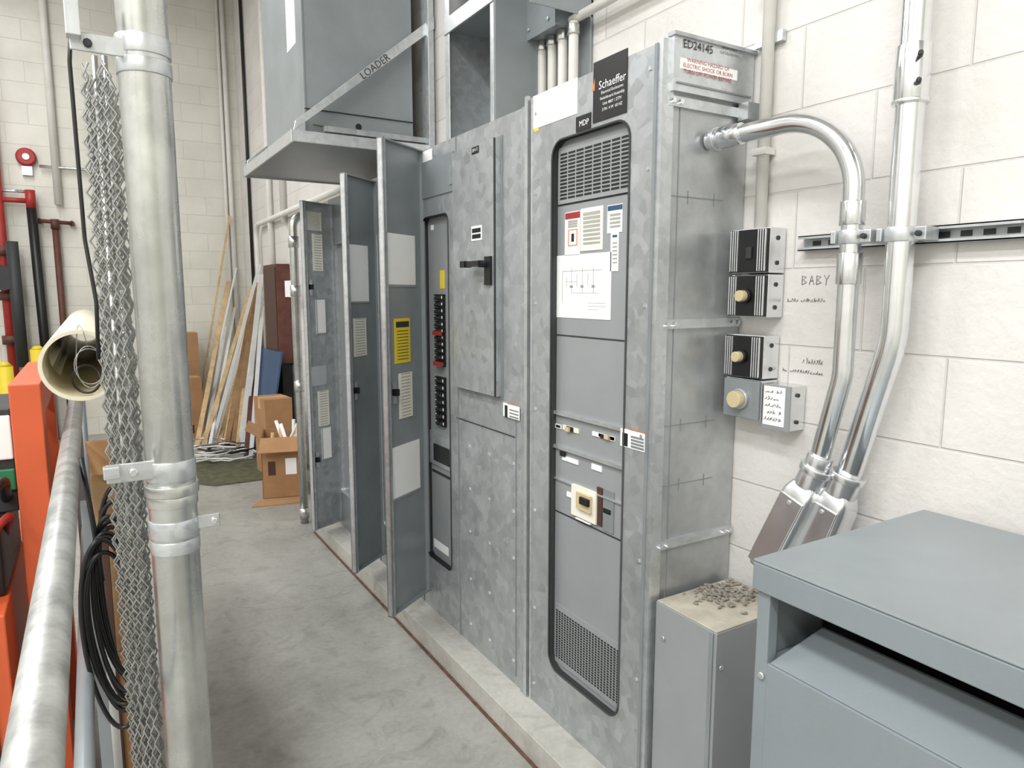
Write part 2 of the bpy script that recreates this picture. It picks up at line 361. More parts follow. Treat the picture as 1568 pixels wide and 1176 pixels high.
for py in(510,556): z=on(0,X2,672,py).z; b.box(X2-.034,X2-.02,yc-.05,yc+.03,z-.008,z+.012,'red')
b.box(X2-.01,X2,hy0+.004,hy1-.004,on(0,X2,672,712).z,on(0,X2,672,662).z,'galv_l'); b.box(X2-.016,X2-.008,hy0+.02,hy1-.06,on(0,X2,672,705).z,on(0,X2,672,680).z,'black')
b.rx(X2,674,414,681,442,'yellow'); b.rx(X2,660,345,664,352,'paper'); b.rx(X2,665,824,687,852,'paper')
b.box(X2-.002,X2,hy0+.01,hy1-.01,on(0,X2,672,726).z,on(0,X2,672,722).z,'dark')
b.box(XF-.006,XF,ym+.02,yb-.02,2.19,2.36,'grey')
b.box(XF-.01,XF-.005,ym+.03,ym+.06,2.22,2.3,'galv_l')
b.box(XF,1.475,ya+.0,ym,PZ,zt2,'galv')
b.box(XF-.012,XF,ya,ya+.02,PZ,zt+.01,'galv_l'); b.box(XF-.008,XF,ya+.022,ya+.05,PZ,zt2,'galv')
dy0,dy1,dz0,dz1=2.455,2.835,1.315,2.34
b.box(XF-.03,XF,dy0,dy1,dz0,dz1,'galv'); b.box(XF-.032,XF-.028,dy0,dy0+.01,dz0,dz1,'dark')
b.box(XF-.004,XF,dy0-.012,dy1+.01,dz0-.012,dz1+.01,'grey_d')
p=on(0,XF-.03,728,230); b.box(XF-.032,XF-.03,p.y-.03,p.y+.03,p.z-.014,p.z+.014,'black'); b.text('DP-1T',(XF-.0325,p.y,p.z),RT,UPV,.018,'paper')
p=on(0,XF-.03,730,357); b.box(XF-.032,XF-.03,p.y-.045,p.y+.045,p.z-.03,p.z+.03,'paper')
for k in range(2): b.box(XF-.0325,XF-.031,p.y-.038,p.y+.038,p.z-.022+.024*k,p.z-.004+.024*k,'black')
p=on(0,XF-.03,748,408)
b.box(XF-.04,XF-.03,p.y-.03,p.y+.02,p.z-.075,p.z+.04,'black'); b.tube([(XF-.03,p.y,p.z+.01),(XF-.075,p.y,p.z+.01)],.014,'black')
b.box(XF-.085,XF-.06,p.y-.01,p.y+.13,p.z+.0,p.z+.022,'black'); b.box(XF-.09,XF-.055,p.y+.10,p.y+.14,p.z-.002,p.z+.024,'black')
b.box(XF-.003,XF,ya+.1,ym+.02,1.16,1.164,'dark'); b.box(XF-.003,XF,ya+.095,ya+.1,.14,1.28,'grey_d'); 
b.box(XF-.004,XF,ym+.0,ym+.006,PZ,zt2,'grey_d')
for z in(.2,.42,.65,.85,1.05): 
    for yy in(ya+.12,ym-.1,ym-.28): b.tube([(XF,yy,z),(XF-.004,yy,z)],.007,'galv_l',seg=10)
for z in(.3,.9,1.5,2.1): b.tube([(XF,yb-.03,z),(XF-.004,yb-.03,z)],.006,'galv_l',seg=10)
b.rx(XF-.008,771,616,796,644,'paper'); b.rx(XF-.0105,777,617,796,623,'orange_w',.001); 
b.rx(XF-.0105,773,620,777,640,'black',.0006)
for k in range(3): b.rx(XF-.0105,780,628+5*k,794,630+5*k,'grey_d',.0006)
b.rx(XF,640,236,662,262,'paper',.001)
tall_door(b,3.235,(1.135,3.04),.185,2.42,[(.93,.18,1.766,2.01,'paper'),(.72,.35,1.404,1.617,'yellow'),(.64,.32,1.135,1.354,'cream'),(.93,.15,.745,1.005,'paper')],[(.8,1.27)])
b.done()
def panelboard(name,y0,y1,zt,hinge,free,z0d,z1d,papers,latches,dm='grey'):
    b=B(name,.003)
    b.box(1.475,1.795,y0,y1,PZ,zt,'galv_side')
    h0,h1=y0+.12,hinge-.02
    b.holeplate(XF,.045,y0+.003,y1-.003,PZ,zt,h0,h1,.35,zt-.3,.035,'grey',rim='galv_l',d=.03)
    b.box(X2,X2+.02,h0-.01,h1+.01,.34,zt-.29,'grey_in'); breakers(b,X2,(h0+h1)/2,.9,1.7,16)
    tall_door(b,hinge,free,z0d,z1d,papers,latches,dm); b.done()
panelboard('panelboard_cabinet',3.285,3.93,2.38,3.886,(1.168,3.683),.17,2.36,[(.96,.26,1.68,1.997,'paper'),(.77,.38,1.386,1.597,'cream')],[(.82,1.2)],'grey_d')
panelboard('panelboard_cabinet',3.94,4.80,2.36,4.72,(1.19,4.60),.14,2.32,[(.66,.34,1.88,2.12,'cream'),(.62,.3,1.46,1.69,'paper'),(.66,.3,.84,1.08,'cream'),(.58,.25,.6,.82,'paper'),(.9,.35,1.12,1.25,'alum'),(.9,.35,2.14,2.26,'cream')],[(.82,1.77),(.8,.62)],'galv')
b=B('steel_conduit'); b.tube(fillet([(1.29,5.2,0),(1.29,5.2,2.3),(1.79,5.2,2.3)],.1),.03,'emt_old'); 
for z in(.08,1.05,1.75,2.1): b.tube([(1.29,5.2,z-.04),(1.29,5.2,z+.04)],.037,'emt_old')
b.done()

# ------------------------------------------------------------------ overhead platform + transformer enclosure
b=B('steel_equipment_platform',.002)
b.box(.97,1.79,3.84,5.15,2.53,2.535,'grey_d')
b.box(.965,1.79,3.83,3.84,2.525,2.585,'galv_l'); b.box(.96,.97,3.83,5.16,2.52,2.585,'galv_l'); b.box(.96,1.79,5.15,5.16,2.52,2.585,'galv_l')
b.box(.965,1.79,3.84,3.89,2.58,2.585,'galv_l')
for (ys,) in((3.83,),(5.12,)):
    b.ext([(.97,ys,2.575),(.985,ys,2.63),(1.79,ys,3.295),(1.79,ys,3.23)],(0,.006,0),'galv_l')
    b.ext([(.985,ys,2.625),(.985,ys,2.632),(1.79,ys,3.298),(1.79,ys,3.291)],(0,.045,0),'galv_l')
b.box(1.74,1.79,3.84,3.89,2.45,4.4,'galv_l'); b.box(1.735,1.74,3.80,3.89,2.45,4.4,'galv_l')
b.box(1.15,1.74,3.86,3.9,2.6,2.63,'galv')
b.text('LOADER',(1.43,3.829,2.968),(.772,0,.636),(-.636,0,.772),.055,'dark')
b.done()
b=B('transformer_enclosure',.004)
b.box(1.065,1.69,3.93,4.87,2.59,4.5,'grey'); b.box(1.06,1.07,3.925,4.0,2.59,4.5,'grey_d'); b.box(1.06,1.70,3.92,3.935,2.72,2.724,'dark')
b.rx(1.065,437,0,453,66,'paper'); b.tube([(1.36,3.93,2.66),(1.36,3.926,2.66)],.018,'black')
b.tube([(1.1,3.915,2.64),(1.4,3.915,2.62),(1.68,3.915,2.64)],.003,'green',seg=6)
b.done()
b=B('open_wireway_enclosure',.003)
q=1.50
yl=on(0,q,683,120).y; ymm=on(0,q,757,90).y; yr=on(0,q,812,80).y
zb=2.425; ztop=4.0
b.box(1.785,1.795,yr,yl,zb,ztop,'grey'); 
b.box(q,1.795,yl-.012,yl,zb,ztop,'galv_l'); b.box(q-.004,q,yl-.045,yl,zb,ztop,'galv_l')
b.box(q,1.795,ymm-.006,ymm+.006,zb,ztop,'grey'); b.box(q-.004,q,ymm-.0,ymm+.03,zb,ztop,'galv_l')
b.box(q,1.795,yr,yr+.006,zb+.4,ztop,'grey')
zs=on(0,q,683,48).z
b.box(q,1.795,ymm,yl,zs,zs+.01,'grey'); b.box(q-.01,q,ymm,yl,zs-.02,zs+.05,'galv_l')
b.box(q+.15,1.795,yl-.4,yl-.39,zb,zs,'grey_d')
b.box(1.6,1.795,ymm-.01,yr,zb,zb+.006,'grey')
for k in range(4): b.tube([(1.6,yl-.1-.09*k,zs+.04),(1.6,yl-.1-.09*k,ztop)],.016,'white_paint')
b.done()
b=B('junction_box',.003)
a=on(0,1.70,812,80); c=on(0,1.70,862,80)
b.box(1.66,1.795,c.y,a.y-.02,2.80,3.25,'grey'); b.box(1.655,1.66,c.y-.006,a.y-.015,2.79,3.2,'grey_d')
for yy in(c.y+.04,a.y-.06): b.tube([(1.655,yy,2.83),(1.648,yy,2.83)],.008,'galv_l',seg=10)
for k in range(4): 
    yy=a.y-.05-.075*k
    b.tube([(1.73,yy,2.445 if yy<2.24 else 2.425),(1.73,yy,2.81)],.02,'white_paint'); b.tube([(1.73,yy,2.76),(1.73,yy,2.8)],.026,'emt_old')
pz_=on(0,1.74,892,22).z
b.tube(fillet([(1.74,c.y,pz_),(1.74,1.8,pz_),(1.74,1.8,4.5)],.12),.018,'white_paint')
b.done()

# ------------------------------------------------------------------ wall controls
b=B('painted_conduit'); b.tube([(1.775,1.475,1.93),(1.775,1.475,4.6)],.018,'white_paint')
for z in(2.15,2.62,3.2): b.box(1.75,1.797,1.45,1.50,z,z+.02,'white_paint')
b.box(1.78,1.797,1.43,1.53,2.47,2.50,'galv_l')
b.done()
def ctrl(b,y0,y1,z0,z1,fins,knob=None,xf=1.715):
    b.box(xf+.012,1.796,y0,y1,z0,z1,'alum')
    b.box(xf,xf+.012,y0+.002,y1-.002,z0+.003,z1-.003,'black' if fins else 'grey')
    if fins:
        w=y1-y0
        for side in(0,1):
            for k in range(4):
                yy=(y0+.004+k*.0085) if side==0 else (y1-.008-k*.0085)
                b.box(xf-.006,xf+.001,yy,yy+.004,z0+.005,z1-.005,'alum')
    yc=(y0+y1)/2; zc=(z0+z1)/2
    if knob: b.tube([(xf,yc,zc),(xf-.012,yc,zc)],knob*1.25,'black' if fins else 'galv_l'); b.tube([(xf-.012,yc,zc),(xf-.035,yc,zc)],knob,'knob')
    for z in(z0+.03,z1-.03): b.tube([(1.76,y0,z),(1.76,y0-.004,z)],.007,'dark',seg=10)
b=B('motor_control_station',.002); ctrl(b,1.395,1.535,1.797,1.93,True); b.box(1.708,1.715,1.45,1.47,1.84,1.875,'dark'); ctrl(b,1.395,1.535,1.665,1.793,True,.017); b.done()
b=B('motor_control_station',.002); ctrl(b,1.40,1.54,1.478,1.61,True,.016); b.done()
b=B('selector_switch_box',.002); ctrl(b,1.40,1.54,1.35,1.474,False,.026); b.tube([(1.775,1.42,1.34),(1.775,1.42,1.35)],.015,'galv_l'); b.done()
b=B('relay_box',.002); b.box(1.73,1.796,1.30,1.392,1.335,1.465,'alum'); b.box(1.725,1.73,1.298,1.394,1.333,1.467,'grey_in'); b.box(1.7235,1.725,1.315,1.39,1.345,1.462,'paper')
def scribble(b,X,yl_,z,w,h,n,m='marker',r=.0007):
    """hand lettering: n small jagged glyph strokes running left to right (towards -Y)"""
    for k in range(n):
        if random.random()<.14: continue
        y=yl_-w*k/n; g=w/n*.8; pts=[(X,y,z)]
        for j in range(random.randint(2,4)): pts.append((X,y-g*random.random(),z+h*random.random()))
        pts.append((X,y-g,z+h*random.random()*.4)); b.tube(pts,r,m,seg=4,caps=False)
for k in range(5): scribble(b,1.7225,1.385,1.443-.021*k,.062,.012,6,'dark')
b.tube([(1.76,1.3,1.36),(1.76,1.295,1.36)],.006,'dark',seg=8); b.tube([(1.76,1.3,1.44),(1.76,1.295,1.44)],.006,'dark',seg=8)
b.done()
b=B('marker_writing')
def st(y,z,pts,s=.026): b.tube([(1.7985,y-px*s,z+pz*s) for px,pz in pts],.0010,'marker',seg=4,caps=False)
p=on(0,1.799,1228,436); yb_=p.y; zb_=p.z
st(yb_,zb_,[(0,0),(0,1),(.5,.85),(.1,.55),(.6,.25),(0,0)]); st(yb_-.024,zb_,[(0,0),(.3,1),(.6,0)]); st(yb_-.024,zb_,[(.15,.4),(.5,.45)])
st(yb_-.048,zb_,[(0,0),(0,1),(.5,.85),(.1,.5),(.6,.2),(0,0)]); st(yb_-.072,zb_,[(0,1),(.3,.5),(.6,1)]); st(yb_-.072,zb_,[(.3,.5),(.25,-.1)])
for (px,py,w,h,n) in((1205,462,.13,.012,16),(1228,556,.07,.018,9),(1198,568,.14,.011,16)):
    p=on(0,1.799,px,py); scribble(b,1.7985,p.y,p.z,w,h,n)
mw=b.done(); mw.parent=wall_right

# strut channel
b=B('strut_channel')
zs0,zs1=1.858,1.90; xs=1.765
b.box(xs,xs+.003,-.3,1.33,zs0,zs0+.009,'galv_l'); b.box(xs,xs+.003,-.3,1.33,zs1-.009,zs1,'galv_l')
b.box(xs,1.797,-.3,1.33,zs0,zs0+.003,'galv_l'); b.box(xs,1.797,-.3,1.33,zs1-.003,zs1,'galv_l'); b.box(1.792,1.797,-.3,1.33,zs0,zs1,'galv')
for k in range(32): yy=1.30-k*.05; b.box(1.7905,1.7925,yy-.026,yy,zs0+.014,zs1-.014,'dark')
b.done()
def clamp(b,x,y,z,r):
    b.tube([(x,y,z-.018),(x,y,z+.018)],r+.004,'galv_l'); b.box(x-.008,x+.05,y-r-.03,y-r+.002,z-.016,z+.016,'galv_l'); b.box(x-.03,x+.0,y+r-.002,y+r+.012,z-.016,z+.016,'galv_l'); b.tube([(x-.02,y-r-.015,z),(x+.0,y-r-.015,z)],.007,'dark',seg=8)
def lb(b,top,bot,w,d):
    top=Vector(top);bot=Vector(bot); ax=(bot-top); L=ax.length; ax.normalize()
    n=Vector((-1,0,0)); n=(n-ax*n.dot(ax)).normalized(); sd=ax.cross(n)
    M=Matrix(((n.x,sd.x,ax.x,top.x),(n.y,sd.y,ax.y,top.y),(n.z,sd.z,ax.z,top.z),(0,0,0,1))); o=b.M; b.M=M
    def prof(k): 
        P=[];r=.35
        for cx_,cy_,a0 in((1-r,1-r,0),(-1+r,1-r,90),(-1+r,-1+r,180),(1-r,-1+r,270)):
            for j in range(5):
                a=math.radians(a0+22.5*j); P.append(((cx_+r*math.cos(a))*d/2*k,(cy_+r*math.sin(a))*w/2*k))
        return P
    secs=[(0,.55),(.012,.75),(.035,.93),(.06,1.0),(L-.05,1.0),(L-.02,.93),(L-.004,.78),(L,.6)]
    prev=None
    for z,k in secs:
        r=[b.v((p[0],p[1],z)) for p in prof(k)]
        if prev: 
            for i in range(20): b.f([prev[i],prev[(i+1)%20],r[(i+1)%20],r[i]],'alum',True)
        else: b.f(r[::-1],'alum')
        prev=r
    b.f(prev,'alum')
    b.box(d/2-.001,d/2+.005,-w/2*.8,w/2*.8,.05,L-.02,'alum')
    for z in(.065,L-.035): b.tube([(d/2+.005,0,z),(d/2+.009,0,z)],.007,'galv_l',seg=10)
    b.tube([(0,0,-.05),(0,0,.015)],w*.42,'alum'); b.tube([(0,0,-.05),(0,0,-.03)],w*.48,'alum')
    b.box(-d/2-.03,-d/2+.01,-w*.3,w*.3,L*.5,L-.02,'alum')
    b.M=o
b=B('conduit_with_elbow',.002)
pa=fillet([(1.625,1.555,2.19),(1.685,1.112,2.20),(1.685,1.112,1.52),(1.675,1.165,1.26)],.2,16)
b.tube(pa,.026,'emt',seg=24)
b.tube([(1.626,1.535,2.19),(1.628,1.52,2.1905)],.035,'galv_l'); b.tube([(1.629,1.51,2.191),(1.639,1.44,2.193)],.031,'emt')
b.tube([(1.685,1.112,1.91),(1.685,1.112,1.97)],.031,'emt'); b.tube([(1.685,1.112,1.76),(1.685,1.112,1.84)],.031,'emt'); clamp(b,1.685,1.112,1.88,.027)
lb(b,(1.672,1.18,1.22),(1.635,1.285,.94),.095,.09)
b.tube([(1.677,1.155,1.30),(1.673,1.175,1.235)],.034,'alum')
b.done()
b=B('conduit_run',.002)
b.tube(fillet([(1.715,1.0,4.6),(1.715,1.0,1.62),(1.715,1.10,1.24)],.35,14),.033,'emt',seg=24)
b.tube([(1.715,1.0,2.19),(1.715,1.0,2.32)],.039,'emt'); b.tube([(1.715,1.0,2.185),(1.715,1.0,2.195)],.042,'emt')
for z in(2.225,2.285): b.tube([(1.69,.97,z),(1.665,.955,z)],.006,'dark',seg=8)
clamp(b,1.715,1.0,1.88,.034)
lb(b,(1.712,1.112,1.21),(1.69,1.185,.96),.1,.09)
b.done()
b=B('pull_box',.003)
b.box(1.45,1.78,1.29,1.538,PZ,.785,'grey_in'); b.box(1.452,1.778,1.292,1.536,.785,.79,'dust'); b.box(1.445,1.45,1.30,1.315,.1,.785,'grey')
for z in(.2,.68): b.tube([(1.47,1.29,z),(1.47,1.284,z)],.008,'galv_l',seg=10); b.tube([(1.45,1.50,z),(1.444,1.50,z)],.008,'galv_l',seg=10)
b.done()
b=B('rubble_pile')
b.mi('rubble')
for k in range(150):
    x=min(1.76,max(1.5,random.gauss(1.67,.06))); y=min(1.52,max(1.31,random.gauss(1.46,.05))); r=random.uniform(.003,.0075); z=.79+r*.6+random.random()*.008*max(0,1-abs(x-1.65)/.1)
    bmesh.ops.create_icosphere(b.bm,subdivisions=1,radius=r,matrix=Matrix.Translation((x,y,z))@Matrix.Rotation(random.random()*3,4,'Z')@Matrix.Diagonal((1.9*random.uniform(.7,1.3),1,.6,1)))
b.done()

# ------------------------------------------------------------------ floor transformer, right foreground
b=B('dry_type_transformer',.004)
xa,xb,yn,yf_,zT=1.13,1.76,.05,.918,1.20
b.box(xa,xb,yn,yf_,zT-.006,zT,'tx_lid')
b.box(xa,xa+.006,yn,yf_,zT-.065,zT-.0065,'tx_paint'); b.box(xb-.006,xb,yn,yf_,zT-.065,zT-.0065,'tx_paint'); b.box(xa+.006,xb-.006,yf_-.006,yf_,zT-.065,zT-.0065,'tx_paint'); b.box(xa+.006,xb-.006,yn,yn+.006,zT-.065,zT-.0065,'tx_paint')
xi=xa+.009; yi=yf_-.008
b.box(xi+.0015,xb-.0215,yn+.0215,yi-.0015,.12,.985,'tx_paint')
b.box(xi,xi+.03,yi-.03,yi,.12,zT-.01,'tx_paint'); b.box(xi,xi+.03,yn+.02,yn+.05,.12,zT-.01,'tx_paint')
b.box(xb-.02,xb-.05,yi-.03,yi,.12,zT-.01,'tx_paint')
b.ext([(xi+.004,yi-.032,.986),(xi+.014,yi-.032,.986),(xi+.125,yi-.07,1.05),(xi+.115,yi-.07,1.05)],(0,-(yi-yn-.12),0),'tx_paint')
b.box(xi+.20,xb-.06,yn+.055,yi-.014,.987,1.19,'black')
b.box(xi+.031,xb-.051,yi-.012,yi-.002,.987,zT-.01,'tx_paint')
for yy in(yi-.02,yn+.05):
    for z in(.955,.3): b.tube([(xi,yy,z),(xi-.006,yy,z)],.008,'galv_l',seg=12)
for yy in(yi-.08,yn+.05): b.box(xi+.003,xb-.025,yy,yy+.06,0,.119,'tx_paint')
b.done()

# ------------------------------------------------------------------ left foreground: chain-link fence end post, bunched fabric
b=B('steel_fence_post',.002)
cx,cy,r=.128,1.67,.049
b.tube([(cx,cy,0),(cx,cy,6.99)],r,'emt_old',seg=40)
def band(z0,z1,ex=.003,m='galv_l'): b.tube([(cx,cy,z0),(cx,cy,z1)],r+ex,m,seg=40)
band(2.175,2.205); band(2.213,2.25); 
b.box(.0,cx-.02,cy-.036,cy-.03,2.2,2.235,'galv_l'); b.box(-.005,.02,cy-.06,cy-.03,2.22,2.30,'galv_l'); b.tube([(.03,cy-.045,2.215),(.03,cy-.02,2.215)],.008,'dark',seg=8)
band(1.335,1.378); b.box(.005,cx-.02,cy-.036,cy-.03,1.345,1.385,'galv_l'); b.box(.0,.03,cy-.062,cy-.036,1.36,1.385,'galv_l'); b.tube([(.055,cy-.045,1.365),(.055,cy-.02,1.365)],.009,'emt',seg=8)
band(1.30,1.325,.006,'emt_old'); band(1.275,1.30,.003,'emt_old')
band(1.205,1.245); band(1.17,1.2,.002)
b.box(cx+.03,cx+.092,cy-.02,cy-.014,1.215,1.245,'galv_l'); b.tube([(cx+.08,cy-.03,1.23),(cx+.08,cy,1.23)],.008,'emt',seg=8)
b.done()
b=B('chain_link_fence')
# chain-link fabric gathered in folds beside its post: interlaced zig-zag wires
zt_=2.24; P0=Vector((.020,1.80,0)); P1=Vector((.074,1.735,0))
for layer in range(7):
    off=Vector((.0025*(layer-3),.026*layer,0)); a0=P0+off; a1=P1+off; dr=(a1-a0).normalized(); nn=Vector((-dr.y,dr.x,0))
    nw=8
    for k in range(nw):
        base=a0.lerp(a1,(k+.5)/nw); pts=[]; st_=.026+.0015*layer; z=.03; i=0; ph=(k+layer)%2
        while z<zt_-.06*random.random():
            s_=1 if (i+ph)%2 else -1
            w_=.0075*(1+.3*math.sin(z*7+layer)); lean_=.004*math.sin(z*3.1+layer*1.3)
            pts.append((base.x+.004*z/2.3+dr.x*s_*w_+lean_+nn.x*.003*s_,base.y+dr.y*s_*w_+nn.y*.003*s_,z)); z+=st_; i+=1
        b.tube(pts,.0025,'mesh_wire',seg=5,caps=False)
for q_ in((.040,1.80),(.058,1.79)): b.tube([(q_[0],q_[1],0),(q_[0]+.004,q_[1],zt_)],.006,'emt_old',seg=8)
b.done()
b=B('hanging_black_cable'); b.tube(fillet([(.008,1.72,2.30),(-.002,1.72,2.2),(-.000,1.72,1.85),(.012,1.70,1.72),(.008,1.70,1.6)],.1),.004,'black',seg=8); b.done()
b=B('pvc_tube'); tx,tz=-.03,1.56; b.ring((tx,2.02,tz),(tx,4.4,tz),.088,.079,'pvc','pvc_in',48); b.done()
b=B('tie_wire'); 
pts=[(tx+.02+.035*math.cos(a)*(1-.02*a),2.012-.002*a,tz-.0+.04*math.sin(a)*(1+.03*a)) for a in [i*.3 for i in range(44)]]
b.tube(pts,.0012,'mesh_wire',seg=5); b.tube(fillet([(tx+.02,2.01,tz+.04),(tx+.01,2.0,tz+.092),(tx+.0,2.05,tz+.105),(tx-.01,2.03,tz-.0)],.02),.0012,'mesh_wire',seg=5)
b.tube([(tx+.01+.03*math.cos(t),2.03+.01*math.sin(2*t),tz-.035+.035*math.sin(t)) for t in [i*2*math.pi/24 for i in range(24)]],.003,'black',seg=6,closed=True); b.done()
b=B('pipe_guard_rail'); rx_,rz=-.075,1.30
b.tube([(rx_,.15,rz),(rx_,3.45,rz)],.026,'rail',seg=24)
for yy in(3.4,): b.box(rx_-.03,rx_+.012,yy-.025,yy+.025,0,rz,'grey_d')
b.tube([(rx_,3.42,rz),(rx_,3.42,1.465)],.02,'grey_d'); b.box(rx_-.02,rx_+.09,3.38,3.46,1.452,1.471,'grey_d')
b.tube([(rx_,4.3,0),(rx_,4.3,1.465)],.02,'grey_d'); b.box(rx_-.02,rx_+.09,4.26,4.34,1.452,1.471,'grey_d')
b.tube([(rx_,.4,.0),(rx_,.4,rz)],.026,'rail'); b.tube([(rx_,.15,.75),(rx_,3.4,.75)],.02,'grey_d')
b.box(-.058,-.03,2.12,2.17,0,1.18,'grey_d')
b.tube([(-.03,2.24,0),(-.03,2.24,.72)],.022,'white_pipe')
b.done()
b=B('orange_rack_post',.004)
b.box(-.223,-.143,2.5,2.62,0,1.47,'orange'); b.box(-.223,-.143,2.62,3.3,1.36,1.47,'orange'); b.box(-.223,-.143,3.2,3.3,0,1.4,'orange')
b.done()
b=B('orange_lift_machine',.01)
b.box(-.75,-.26,2.3,3.3,.15,.85,'orange'); b.box(-.7,-.30,2.29,2.3,.3,.75,'dark'); b.box(-.6,-.27,2.45,3.0,.85,1.05,'black')
for yy in(2.5,3.1): b.tube([(-.76,yy,.15),(-.68,yy,.15)],.15,'black'); b.tube([(-.36,yy,.15),(-.28,yy,.15)],.15,'black')
b.tube(fillet([(-.35,2.4,.85),(-.30,2.4,1.15),(-.25,2.47,1.2),(-.3,3.0,.9)],.1),.015,'black',seg=10); b.tube(fillet([(-.4,2.35,.85),(-.30,2.33,1.05),(-.24,2.45,1.1),(-.3,2.8,.9)],.1),.012,'red',seg=10)
b.box(-.5,-.235,2.65,3.05,1.05,1.38,'dark'); b.box(-.48,-.237,2.64,2.65,1.22,1.36,'paper'); b.box(-.48,-.237,2.64,2.65,1.12,1.19,'sign_green')
b.done()
b=B('cardboard_box_stack',.004)
b.box(-.03,.08,2.35,2.9,0,.62,'cardboard'); b.box(-.035,.07,2.4,2.85,.62,1.2,'wood2'); b.ext([(-.03,2.36,1.2),(.065,2.36,1.2),(.05,2.39,1.3),(-.04,2.39,1.3)],(0,.01,0),'cardboard')
b.box(-.02,.0,2.34,2.35,.1,1.1,'brownbox')
b.done()
b=B('black_cable_coil')
for k in range(10):
    cz=.86+.01*k; ph=random.random(); a_=.05+.016*random.random(); h_=.20+.08*random.random(); yo=2.0+.009*k
    b.tube([(-.008+.004*k+a_*math.cos(t),yo+.014*math.sin(t*2+ph),cz+h_*math.sin(t)-.04*math.cos(t)) for t in [i*2*math.pi/40 for i in range(40)]],.006,'black',seg=8,closed=True)
b.tube(fillet([(-.045,2.02,1.33),(-.03,2.02,1.15),(-.02,2.02,1.0)],.05),.006,'black',seg=8)
b.done()

# ------------------------------------------------------------------ far wall items
YW=9.82
def fw(x,y,Y=YW): return on(1,Y,x,y)
b=B('fire_sprinkler_riser')
p=fw(-3,300); b.tube([(p.x,YW-.05,0),(p.x,YW-.05,4.6)],.05,'red'); 
for z in(1.2,1.7,2.2): b.tube([(p.x,YW-.05,z-.05),(p.x,YW-.05,z+.05)],.085,'redbrown'); b.tube([(p.x,YW-.05,z),(p.x+.12,YW-.2,z)],.035,'redbrown')
b.tube([(p.x-.02,YW-.22,1.9),(p.x-.02,YW-.24,1.9)],.14,'dark'); b.tube([(p.x+.1,YW-.2,.9),(p.x+.1,YW-.2,2.3)],.06,'dark')
a=fw(47,303); b.tube([(a.x,YW-.05,a.z-.12),(a.x,YW-.05,a.z+.08)],.05,'red'); b.tube([(p.x,YW-.05,a.z-.04),(a.x,YW-.05,a.z-.04)],.028,'red'); b.tube([(p.x,YW-.05,a.z+.06),(a.x,YW-.05,a.z+.06)],.018,'emt')
b.tube([(a.x+.03,YW-.05,0),(a.x,YW-.05,a.z-.12)],.05,'black')
b.done()
b=B('yellow_bollard'); b.tube([(-.54,9.5,0),(-.54,9.5,1.1)],.075,'yellow'); b.tube([(-.54,9.5,1.1),(-.54,9.5,1.14)],[.075,.03],'yellow'); b.done()
b=B('yellow_bollard'); b.tube([(-.83,9.2,0),(-.83,9.2,.95)],.075,'yellow'); b.tube([(-.83,9.2,.95),(-.83,9.2,1.0)],[.075,.03],'yellow'); b.done()
b=B('rusty_pipe_tee'); a=fw(60,338); c=fw(110,342); m_=fw(84,340); e=fw(97,492)
b.tube([(a.x,YW,a.z),(c.x,YW,c.z)],.022,'redbrown'); b.tube([(m_.x,YW,m_.z),(e.x,YW,0)],.035,'redbrown'); b.tube([(m_.x,YW,m_.z-.08),(m_.x,YW,m_.z+.03)],.045,'redbrown'); b.tube([(a.x,YW,a.z),(a.x,YF-.01,a.z)],.03,'redbrown'); b.tube([(c.x,YW,c.z),(c.x,YF-.01,c.z)],.03,'redbrown'); b.done()
b=B('fire_alarm_bell'); p=fw(40,241,9.88); b.tube([(p.x,9.895,p.z),(p.x,9.84,p.z),(p.x,9.82,p.z)],[.1,.1,.08],'red',seg=28); b.tube([(p.x,9.82,p.z),(p.x,9.81,p.z)],.035,'paper'); b.box(p.x-.05,p.x+.05,9.85,9.895,p.z-.2,p.z-.1,'galv_l'); b.done()
b=B('painted_pipe'); p=fw(72,100); b.tube([(p.x,9.85,2.75),(p.x,9.85,6.9)],.04,'white_paint'); q0=fw(60,254); q1=fw(140,254); b.tube(fillet([(q0.x,9.84,q0.z),(q1.x,9.84,q0.z),(q1.x+.05,9.84,q0.z-.5)],.1),.018,'emt_old',seg=12); b.done()
b=B('painted_pipe')
for px,rr,m in((338,.02,'white_paint'),(346,.03,'white_paint')): p=fw(px,150,9.86); b.tube([(p.x,9.86,0),(p.x,9.86,6.9)],rr,m,seg=12)
b.done()
p=on(0,1.775,377,200); b=B('corner_cable'); b.tube([(1.775,p.y,.8),(1.775,p.y,6.9)],.02,'black',seg=10); b.done()
b=B('painted_pipe')
p=on(0,1.76,425,120); b.tube([(1.76,p.y,2.45),(1.76,p.y,6.9)],.03,'white_paint',seg=12)
p=on(0,1.76,404,120); b.tube([(1.76,p.y,0),(1.76,p.y,6.9)],.03,'white_paint',seg=12)
a=on(0,1.74,392,345)
b.tube(fillet([(1.74,a.y,0),(1.74,a.y,a.z),(1.74,5.3,a.z+.02)],.15),.028,'white_paint',seg=12)
b.done()
def lean(x0,y0,x1,y1):
    p=on(2,0,x0,y0); q_=on(1,9.78,x1,y1); w=on(0,1.68,x1,y1)
    if (w-CAM).length<(q_-CAM).length: q_=w
    return p,q_
b=B('leaning_lumber_pile')
